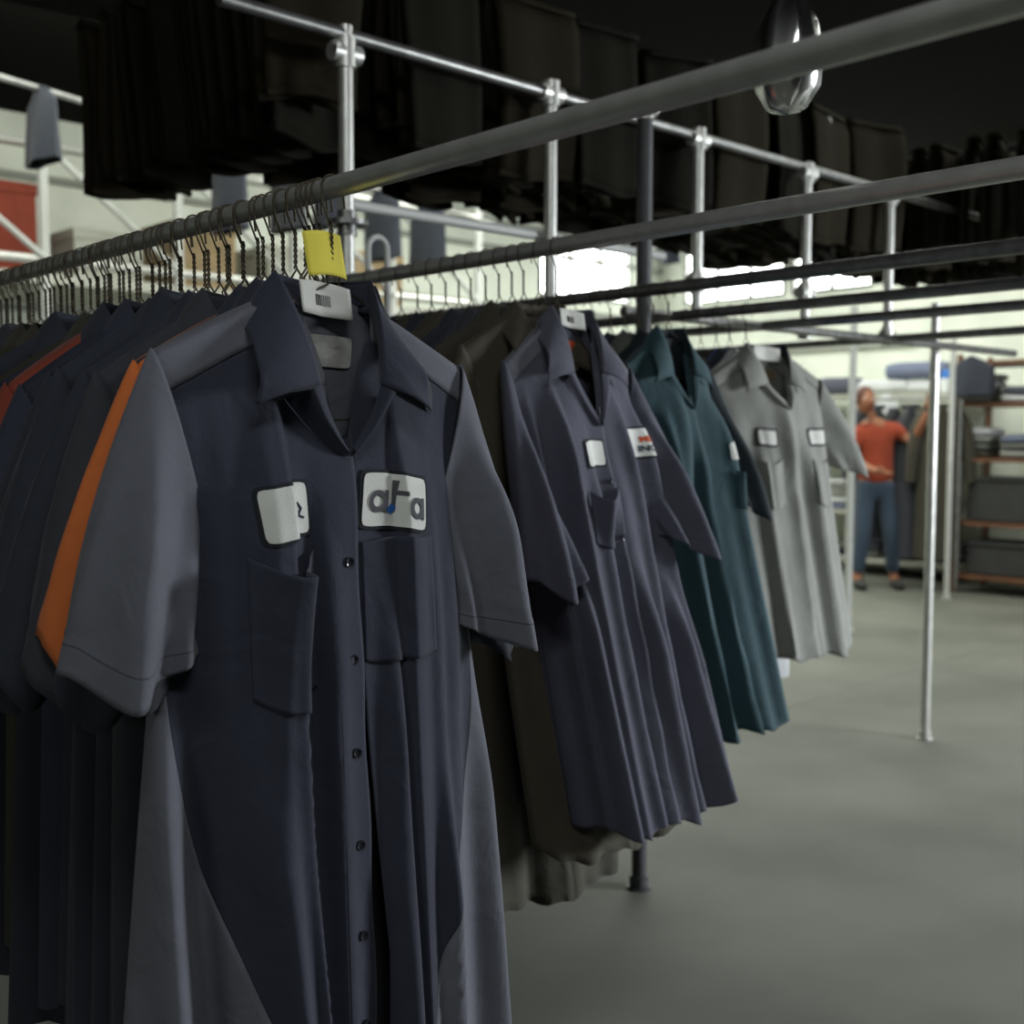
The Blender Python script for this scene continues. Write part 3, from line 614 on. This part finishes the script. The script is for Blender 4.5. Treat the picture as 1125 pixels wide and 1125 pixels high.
# third rail, fourth rail
rowC = [(.05, 'tealdark', 'dark green shirt pressed behind the teal shirt'), (.10, 'mgrey', 'grey shirt second behind the teal shirt'), (.15, 'navy2', None), (.20, 'mgrey', 'grey shirt deeper in the teal shirt row'), (.26, 'char2', None)]
ys = .32
while ys < 1.9: rowC.append((ys, R.choice(('navy2', 'char2', 'mgrey', 'tealdark')), None)); ys += .075
for d, mk, lab in rowC:
    k = max(0, 1 - d / .5); put(mk, R.randrange(2), 2.30, 1.867 + d, ZR, lab or CNAME[mk] + ' work shirt packed on the third rail behind the teal shirt', None if lab else CNAME[mk] + ' shirts packed on the third rail', hem=-1.08, dx=0., dy=round(-.18 * k, 1),
        hl='wire hanger in the row on the third rail', hg='hangers on the third rail')
rowD = [(.06, 'white', 'white shirt behind the light grey shirt, hem hanging lower', -1.19), (.11, 'navy', 'navy shirt peeking out right of the light grey shirt', -1.05), (.17, 'royal', 'royal blue shirt behind the light grey shirt, cuff showing', -1.02), (.23, 'mgrey', None, -1.05)]
ys = .30
while ys < 1.9: rowD.append((ys, R.choice(('mgrey', 'char2', 'lgrey', 'mgrey')), None, -1.05)); ys += .08
for d, mk, lab, hem in rowD:
    put(mk, R.randrange(2), 2.87, 2.03 + d, ZR, lab or CNAME[mk] + ' work shirt packed on the fourth rail behind the light grey shirt', None if lab else CNAME[mk] + ' shirts packed on the fourth rail', hem=hem, jx=.17 if mk == 'royal' else .09, rz=math.radians(-8),
        hl='wire hanger in the row on the fourth rail', hg='hangers on the fourth rail')

# ------------------------------------------------------------------ folded trousers on the upper tier
def trousers(seed, mat):
    r = random.Random(seed); root = empty('folded_trousers', (0, 0, 0)); wd = .26 + .05 * r.random(); dr = .40 + .10 * r.random(); ph = r.uniform(0, 6)
    def leg(side):
        dl = dr - (.05 * r.random() if side > 0 else 0)
        def fn(u, v):
            a = (u - .5) * wd * (1 - .12 * v); th = .012 + .012 * math.sin(v * PI * .9)
            return (a + .012 * math.sin(v * 3 + ph), side * (.016 + th * .9 + .006 * math.sin(u * 9 + ph + side)) * (1 if v > .04 else .6), .018 - v * dl - .012 * math.sin(u * 5 + ph) * v)
        return fn
    for s_ in (-1, 1):
        lg = gobj('trouser_leg', leg(s_), ls(0, 1, 12), ls(0, 1, 12), mat, root, .010)
        f = leg(s_); bt = MB().tube([Vector(f(u, 1)) + Vector((0, 0, .006)) for u in ls(0, 1, 10)], .011, 8).obj('hem', mat, lg)
    gobj('waist_fold', lambda u, v: ((u - .5) * wd, -.028 * math.cos(v * PI), .016 + .022 * math.sin(v * PI)), ls(0, 1, 8), ls(0, 1, 8), mat, root, .010)
    return root
for k_ in ('forest', 'forest2'): M[k_].node_tree.nodes['Principled BSDF'].inputs['Specular IOR Level'].default_value = .08
TP = [trousers(i, M['forest'] if i % 2 == 0 else M['forest2']) for i in range(5)]; used = [False] * 5
for xi, x in enumerate((1.64, 2.0, 2.35, 2.7, 3.04, 3.37, 3.69, 4.0, 4.30, 4.95, 5.60)):
    y = 2.43 + R.random() * .05 if x < 4.9 else 1.5
    while y < (3.6 if x < 1.9 else 3.15):
        k = R.randrange(5); o = TP[k] if not used[k] else copy_tree(TP[k]); used[k] = True
        o.location = (x + R.uniform(-.03, .03), y, 2.64); o.rotation_euler = (0, 0, R.uniform(-.35, .35)); tag(o, ('olive' if k % 2 == 0 else 'blackish') + ' folded trousers draped over the %s overhead rail' % ORD[xi], 'trousers', 'folded trousers on the %s overhead rail' % ORD[xi])
        y += R.uniform(.085, .13)
o = bpy.data.objects
# silver foil bag hanging top right
b = MB(); prof = [(.0, -.21), (.05, -.20), (.085, -.16), (.095, -.10), (.08, -.04), (.05, 0), (.03, .03)]; n = 28; V = []; F = []
for i, (r, z) in enumerate(prof): V += [((r + .006 * math.sin(5 * k) * (r > 0)) * math.cos(2 * PI * k / n), (r + .005 * math.sin(3 * k + i)) * math.sin(2 * PI * k / n), z) for k in range(n)]
for i in range(len(prof) - 1): F += [(i * n + k, i * n + (k + 1) % n, (i + 1) * n + (k + 1) % n, (i + 1) * n + k) for k in range(n)]
o = b.add(V, F).obj('foil_bag', new_mat('silver_foil', (.8, .8, .78), rough=.22, metal=1)); o.location = (1.66, 1.10, 2.13); o.scale = (.62, .62, .85); MB().tube([(0, 0, .02), (0, 0, .9), (0, 0, 1.75)], .003, 6).obj('cord', M['wire'], o); tag(o, 'shiny silver bag hanging near the top right among dark clothes', 'bag')

# ------------------------------------------------------------------ far bay: shelves, stacks, person
def shelf_unit(name, x0, x1, y0, y1, zs, mat, label, H, back=None):
    root = tag(empty(name, ((x0 + x1) / 2, (y0 + y1) / 2, 0)), label, 'shelf'); cx, cy = (x0 + x1) / 2, (y0 + y1) / 2
    for (px, py) in ((x0, y0), (x0, y1), (x1, y0), (x1, y1)):
        MB().box(px - cx - .02, px - cx + .02, py - cy - .02, py - cy + .02, 0, H).obj('upright', mat, root, smooth=False)
    for z in zs: MB().box(x0 - cx - .02, x1 - cx + .02, y0 - cy - .02, y1 - cy + .02, z - .02, z + .015).obj('shelf_board', back or M['wood'], root, smooth=False)
    return root
shelf_unit('storage_shelf', 10.2, 10.8, 4.85, 6.7, (.15, .62, 1.18, 1.78), M['steel2'], 'long open shelving behind the orange shirted person, stacked with folded clothes', 1.9, M['cream'])
shelf_unit('storage_shelf', 9.7, 10.3, 2.85, 4.6, (.15, .62, 1.18, 1.66, 2.02), M['wood'], 'wooden edged shelving at the far right beside the slim post', 2.1, M['wood'])
fold_n = [0]
def folded(x, y, z, w, d, h, mk, label, group=None):
    r = random.Random(fold_n[0]); fold_n[0] += 1
    def fn(u, v):
        a = 2 * PI * u; ca, sa = math.cos(a), math.sin(a); k = math.sin(v * PI) ** .35 if 0 < v < 1 else 0
        sx = math.copysign(abs(ca) ** .45, ca); sy = math.copysign(abs(sa) ** .45, sa)
        return (sx * w / 2 * k * (1 + .04 * math.sin(5 * a)), sy * d / 2 * k * (1 + .03 * math.sin(7 * a)), (.5 - .5 * math.cos(v * PI)) * h * (1 + .1 * math.sin(3 * a + fold_n[0])))
    o = gobj('folded_clothing', fn, ls(0, 1, 25), ls(0, 1, 9), M[mk]); o.location = (x, y, z); o.rotation_euler = (0, 0, r.uniform(-.1, .1)); tag(o, label, 'folded clothing', group); return o
cols = ['lgrey', 'white', 'card', 'bluegrey', 'lgrey', 'mgrey', 'white', 'char', 'olive']
for z0 in (.165, .635, 1.195):
    y = 5.05
    while y < 6.6:
        n = R.randrange(2, 6); z = z0
        for i in range(n):
            mk = R.choice(cols if z0 > .3 else ['mgrey', 'char2', 'navy2']); mk = 'lgrey' if mk == 'card' else mk; folded(10.45, y, z, .42, .30, .055 + .02 * R.random(), mk, CNAME[mk] + ' folded garment in the stacks on the %s board of the long shelving' % {.165: 'lowest', .635: 'middle', 1.195: 'upper'}[z0], CNAME[mk] + ' folded garments on the %s long board' % {.165: 'lowest', .635: 'middle', 1.195: 'upper'}[z0]); z += .062
        y += .37
for z0, cc in ((1.195, cols), (1.675, cols)):
    y = 3.05
    while y < 4.5:
        z = z0
        for i in range(R.randrange(2, 5)):
            mk = R.choice(cc); mk = 'lgrey' if mk == 'card' else mk; folded(9.95, y, z, .42, .30, .06 + .02 * R.random(), mk, CNAME[mk] + ' folded garment in the stacks on the %s board of the wooden shelving' % {1.195: 'middle', 1.675: 'upper'}[z0], CNAME[mk] + ' folded garments on the %s wooden board' % {1.195: 'middle', 1.675: 'upper'}[z0]); z += .064
        y += .36
def roll(x, y, z, L, r, mk, label, ang=0):
    b = MB(); b.tube([(0, t, 0) for t in ls(-L / 2, L / 2, 8)], [r * q for q in (.8, 1, 1.03, .98, 1, 1.02, 1, .82)], 16); o = b.obj('fabric_roll', M[mk]); o.location = (x, y, z + r); o.rotation_euler = (0, 0, ang); return tag(o, label, 'fabric roll')
roll(10.4, 5.35, 1.93, .62, .085, 'bluegrey', 'blue grey fabric roll lying highest on the long shelving'); roll(10.4, 6.2, 1.80, .5, .09, 'char', 'dark fabric roll at the end of the long shelving top')
roll(10.4, 5.8, 1.80, .7, .07, 'white', 'white fabric roll lying on the long shelving top'); roll(10.42, 5.2, 1.795, .6, .066, 'white', 'white fabric roll under the blue grey roll')
o = folded(9.95, 3.9, 2.04, .4, .34, .12, 'orange', 'bright orange folded garment on top of the wooden edged shelving'); folded(9.95, 3.5, 2.04, .4, .34, .10, 'white', 'white folded garment topmost on the wooden edged shelving')
# white shirt hanging over the shelf edge
def hangcloth(x, y, z, w, h, mk, label, cat='shirt', nm='hanging_shirt', tap=.0):
    ph = R.uniform(0, 6)
    def fn(u, v):
        a = 2 * PI * u; ww = w / 2 * (.55 + .45 * sm(v, 0, .2)) * (1 + tap * v); return (.06 * math.sin(a) * (.3 + .7 * v) + .012 * math.sin(4 * a + ph) * v, ww * math.cos(a) * (1 + .05 * math.sin(6 * a + ph) * v), -h * v - .05 * abs(math.cos(a)) * (1 - v))
    o = gobj(nm, fn, ls(0, 1, 33), ls(0, 1, 16), M[mk]); o.location = (x, y, z); return tag(o, label, cat)
hangcloth(10.16, 5.55, 1.80, .26, .34, 'white', 'white cloth hanging over the front of the long shelving', 'cloth', 'hanging_cloth')
hangcloth(9.60, 4.45, 2.08, .40, .34, 'navy2', 'dark navy jacket hanging high beside the slim grey post', 'jacket', 'hanging_jacket')
# coats on a stand beside the person
b = tag(empty('coat_stand', (9.62, 5.0, 0)), 'low rail stand holding the dark olive coats beside the person', 'stand')
bb = MB(); bb.tube([(0, -.45, 0), (0, -.45, 1.72)], .016); bb.obj('upright', M['steel2'], b); bb = MB(); bb.tube([(0, .45, 0), (0, .45, 1.72)], .016); bb.obj('upright', M['steel2'], b); bb = MB(); bb.tube([(0, -.5, 1.72), (0, .5, 1.72)], .016); bb.obj('bar', M['steel2'], b)
def coat(y, mk, label, h=1.35, w=.30):
    root = tag(empty('hanging_coat', (9.62, y, 1.70)), label, 'coat'); ph = R.uniform(0, 6)
    gobj('body', lambda u, v: ((.16 * sm(v, 0, .15) + .03) * math.cos(2 * PI * u) * (1 + .1 * math.sin(10 * PI * u + ph) * v), .10 * math.sin(2 * PI * u) + .01 * math.sin(8 * PI * u), -.06 - h * v), ls(0, 1, 41), ls(0, 1, 20), M[mk], root)
    for s_ in (-1, 1):
        bb = MB(); bb.tube([(s_ * .13, 0, -.07), (s_ * .20, -.02, -.25), (s_ * .24, -.03, -.5), (s_ * .25, -.02, -.72)], [.05, .06, .055, .05], 14); bb.obj('sleeve', M[mk], root)
    bb = MB(); bb.tube([(.06 * math.cos(a), .05 * math.sin(a), -.05) for a in ls(0, 2 * PI, 14)], .022, 8); bb.obj('collar', M[mk], root); root.rotation_euler = (0, 0, math.radians(-60))
    return root
coat(5.02, 'char2', 'dark olive coat hanging right beside the orange shirted person'); coat(4.72, 'brown', 'olive coat with a pale cuff hanging farther from the person'); coat(5.34, 'char2', 'blackish coat hanging closest behind the orange shirted person', 1.2)
bb = MB(); bb.tube([(0, 0, 0), (0, 0, .03), (0, 0, .13)], [.055, .06, .06], 20); o = bb.obj('tub', M['plastic']); lid = MB(); lid.tube([(0, 0, .13), (0, 0, .15), (0, 0, .21)], [.062, .062, .05], 20); lid.obj('lid', M['bluep'], o); o.location = (10.3, 5.0, 1.795); tag(o, 'white tub with a blue lid standing on the long shelving', 'tub')
for i, (y, z, w_) in enumerate(((3.35, .64, .78), (4.15, .64, .74), (3.35, .17, .78), (4.15, .17, .74))):
    r_ = tag(empty('storage_bin', (9.98, y, z)), ('dark grey bin on the middle board nearer the wood upright', 'dark grey bin on the middle board toward the coats', 'dark grey bin on the lowest board nearer the wood upright', 'dark grey bin on the lowest board toward the coats')[i], 'bin')
    MB().box(-.24, .24, -w_ / 2, w_ / 2, 0, .36 if z > .5 else .26).obj('bin_body', M['bin'], r_, smooth=False, bevel=.015); MB().box(-.26, .26, -w_ / 2 - .015, w_ / 2 + .015, .36 if z > .5 else .26, .385 if z > .5 else .285).obj('bin_rim', M['bin'], r_, smooth=False, bevel=.006)
o = folded(9.3, 3.6, .0, .35, .3, .32, 'orange', 'orange bundle lying on the floor before the wooden shelving')

# ---- person in orange shirt, reaching to the coats ----
def skin_mesh(name, verts, edges, radii, mat, parent=None, lv=2, root_i=0):
    me = bpy.data.meshes.new(name); me.from_pydata(verts, edges, []); me.materials.append(mat)
    o = bpy.data.objects.new(name, me); C.objects.link(o)
    sk = o.modifiers.new('skin', 'SKIN'); sk.use_smooth_shade = True
    for i, r in enumerate(radii):
        d = me.skin_vertices[0].data[i]; d.radius = r if hasattr(r, '__len__') else (r, r); d.use_root = i == root_i
    ss = o.modifiers.new('sub', 'SUBSURF'); ss.levels = lv; ss.render_levels = lv
    if parent: o.parent = parent
    return o
per = tag(empty('person', (9.36, 5.20, 0)), 'person in an orange shirt and blue jeans reaching toward hanging coats', 'person')
# local frame: x to the right of the photo, y away from it
V = [(0, 0, .95), (0, 0, 1.12), (-.01, 0, 1.30), (-.03, -.01, 1.46), (-.055, -.02, 1.54), (-.09, -.04, 1.61), (-.105, -.05, 1.70),
     (.16, 0, 1.44), (.30, -.10, 1.33), (.33, -.26, 1.52), (.345, -.30, 1.60), (-.19, -.02, 1.42), (-.24, -.10, 1.18), (-.10, -.24, 1.08), (-.04, -.28, 1.08),
     (-.09, 0, .88), (-.11, -.04, .50), (-.14, .03, .09), (-.14, -.07, .05), (.10, 0, .88), (.15, -.02, .50), (.20, .05, .09), (.22, -.06, .05)]
Ed = [(0, 1), (1, 2), (2, 3), (3, 4), (4, 5), (5, 6), (3, 7), (7, 8), (8, 9), (9, 10), (3, 11), (11, 12), (12, 13), (13, 14), (0, 15), (15, 16), (16, 17), (17, 18), (0, 19), (19, 20), (20, 21), (21, 22)]
Rd = [(.15, .10), (.14, .095), (.16, .10), (.12, .085), .055, .05, .04, (.065, .06), .045, .035, .025, (.065, .06), .045, .035, .025, .085, .06, .042, .035, .085, .06, .042, .035]
skin_mesh('body', V, Ed, Rd, M['skin'], per)
def ell(name, c, r, mat, parent, rot=0, cut=None):
    fn = lambda u, v: (c[0] + r[0] * math.cos(2 * PI * u) * math.sin(v * PI) , c[1] + r[1] * math.sin(2 * PI * u) * math.sin(v * PI) * (1 + .08 * math.cos(v * PI)), c[2] + r[2] * math.cos(v * PI)); return gobj(name, fn, ls(0, 1, 25), ls(0, cut or 1, 16), mat, parent)
ell('head', (-.12, -.06, 1.70), (.078, .095, .118), M['skin'], per); ell('hair', (-.125, -.045, 1.715), (.087, .100, .118), M['hair'], per, cut=.62)
for s_ in (-1, 1): ell('ear', (-.12 + s_ * .08, -.055, 1.695), (.012, .02, .032), M['skin'], per)
ell('nose', (-.105, -.155, 1.69), (.014, .022, .022), M['skin'], per); 
for s_ in (-1, 1): ell('eye', (-.115 + s_ * .032, -.138, 1.715), (.013, .012, .009), M['plastic'], per)
ell('mouth', (-.11, -.140, 1.65), (.025, .010, .007), M['red'], per)
V2 = [V[0], V[1], V[2], V[3], V[4], V[7], (.26, -.07, 1.365), V[11], (-.22, -.07, 1.27)]; V2[0] = (0, 0, .90); V2[4] = (-.045, -.015, 1.50)
skin_mesh('orange_shirt', V2, [(0, 1), (1, 2), (2, 3), (3, 4), (3, 5), (5, 6), (3, 7), (7, 8)], [(.185, .135), (.17, .125), (.18, .12), (.14, .10), .065, (.085, .08), .068, (.085, .08), .068], M['rust'], per)
V3 = [(0, 0, 1.04), (0, 0, .93), V[15], V[16], (-.135, .03, .12), V[19], V[20], (.195, .05, .12)]
skin_mesh('jeans', V3, [(0, 1), (1, 2), (2, 3), (3, 4), (1, 5), (5, 6), (6, 7)], [(.16, .115), (.165, .12), .10, .075, .062, .10, .075, .062], M['denim'], per)
for (x, y) in ((-.14, -.02), (.205, 0)): ell('shoe', (x, y - .05, .045), (.05, .14, .05), M['shoe'], per)
for hx, hy, hz, dd in ((.35, -.31, 1.62, 1), (-.03, -.29, 1.08, 0)):
    Vh = [(hx, hy, hz), (hx + .005, hy - .02, hz + (.07 if dd else -.01))]; Eh = [(0, 1)]; Rh = [.024, (.038, .02)]
    for k in range(4):
        a = (k - 1.5) * .018; n0 = len(Vh); up_ = (.0, -.012, .03 - .003 * abs(k - 1)) if dd else (.03, -.012, -.006)
        Vh += [(Vh[1][0] + a, Vh[1][1] - .004, Vh[1][2] + .03 * dd), (Vh[1][0] + a + up_[0], Vh[1][1] + up_[1], Vh[1][2] + .03 * dd + up_[2]), (Vh[1][0] + a + up_[0] * 1.6, Vh[1][1] + up_[1] * 3, Vh[1][2] + .03 * dd + up_[2] * 1.5)]
        Eh += [(1, n0), (n0, n0 + 1), (n0 + 1, n0 + 2)]; Rh += [.010, .009, .008]
    n0 = len(Vh); Vh += [(hx - .035, hy - .02, hz + .03), (hx - .05, hy - .035, hz + .055)]; Eh += [(0, n0), (n0, n0 + 1)]; Rh += [.011, .009]
    skin_mesh('hand', Vh, Eh, Rh, M['skin'], per, 1)
per.rotation_euler = (0, 0, -AZ)

# ------------------------------------------------------------------ left background: mezzanine frame with boxes, diagonal braces
mz = tag(empty('mezzanine_frame', (3.4, 7.6, 0)), 'white braced steel frame of the raised storage platform in the left background', 'frame')
def bar(p, q, r, mat, nm): return MB().tube([p, q], r, 8).obj(nm, mat, mz)
for i in range(7): bar((-2.4 + i * .95, 0, 0), (-2.4 + i * .95, 0, 3.4), .035, M['paint'], 'upright')
for z in (2.55, 3.30): bar((-2.4, 0, z), (3.3, 0, z), .032, M['steel'], 'long_beam')
for i in range(6): bar((-2.4 + i * .95, -.03, 3.3), (-1.45 + i * .95, -.03, 2.55), .022, M['paint'], 'brace')
MB().box(-2.4, 3.3, 0, 1.2, 2.40, 2.47).obj('deck', M['cream'], mz, smooth=False)
for i, (x, w_, h_, mk) in enumerate(((1.15, .55, .55, 'red'), (1.85, .7, .45, 'red'), (2.65, .6, .6, 'red'), (3.45, .5, .35, 'cream'), (4.2, .5, .5, 'card'), (5.0, .55, .4, 'cream'), (5.8, .5, .45, 'card'))):
    r_ = tag(empty('storage_box', (x, 8.15, 2.47)), ('leftmost rust red box on the raised platform', 'wider low rust red box, middle of the three on the platform', 'tallest rust red box on the platform, next to the cream carton', 'cream carton right beside the tallest rust red box', 'brown carton between the two cream cartons on the platform', 'cream carton between the two brown cartons', 'rightmost brown carton on the raised platform')[i], 'box')
    MB().box(-w_ / 2, w_ / 2, -.3, .3, 0, h_).obj('box_body', M[mk], r_, smooth=False, bevel=.01); MB().box(-w_ / 2 - .01, w_ / 2 + .01, -.31, .31, h_ - .06, h_ + .015).obj('box_lid', M[mk], r_, smooth=False, bevel=.006)
for i, (x, y, z, w_, h_, mk) in enumerate([(x, 6.6 + (x - 1) * .125, 3.5 - (x - 1) * .0536 + .03, .45, h, m) for x, h, m in ((3.9, .6, 'navy2'), (4.4, .5, 'char2'), (5.3, .55, 'navy2'), (5.8, .5, 'navy2'), (2.6, .45, 'navy2'), (4.8, .4, 'navy'))]):
    hangcloth(x, y, z, w_, h_, mk, 'dark garment hanging high in the left background before the pale wall', 'garment', 'hanging_garment')['group'] = 'dark garments hanging in the left background'
bb = MB(); bb.tube([(1.0, 6.6, 3.50), (6.6, 7.3, 3.20)], .02, 8); tag(bb.obj('upper_rail', M['steel2']), 'overhead pipe carrying dark garments before the pale back wall', 'rail')
# plants / silhouettes before the windows
for i, (x, y, z, s_) in enumerate(((10.25, 7.2, 3.60, .16), (10.25, 6.7, 3.60, .2), (10.25, 8.3, 3.60, .16), (10.25, 6.35, 3.60, .18), (10.25, 7.7, 3.60, .2))):
    hangcloth(x, y, z, s_ * 1.6, s_ * 1.6, 'navy2', 'dark bundle hanging as a silhouette against the bright windows', 'bundle', 'hanging_bundle')['group'] = 'silhouettes before the bright windows'
bb = MB(); bb.tube([(10.25, 5.9, 3.55), (10.25, 9.0, 3.55)], .018, 8); tag(bb.obj('upper_rail', M['steel2']), 'thin pipe running right in front of the bright windows', 'rail')
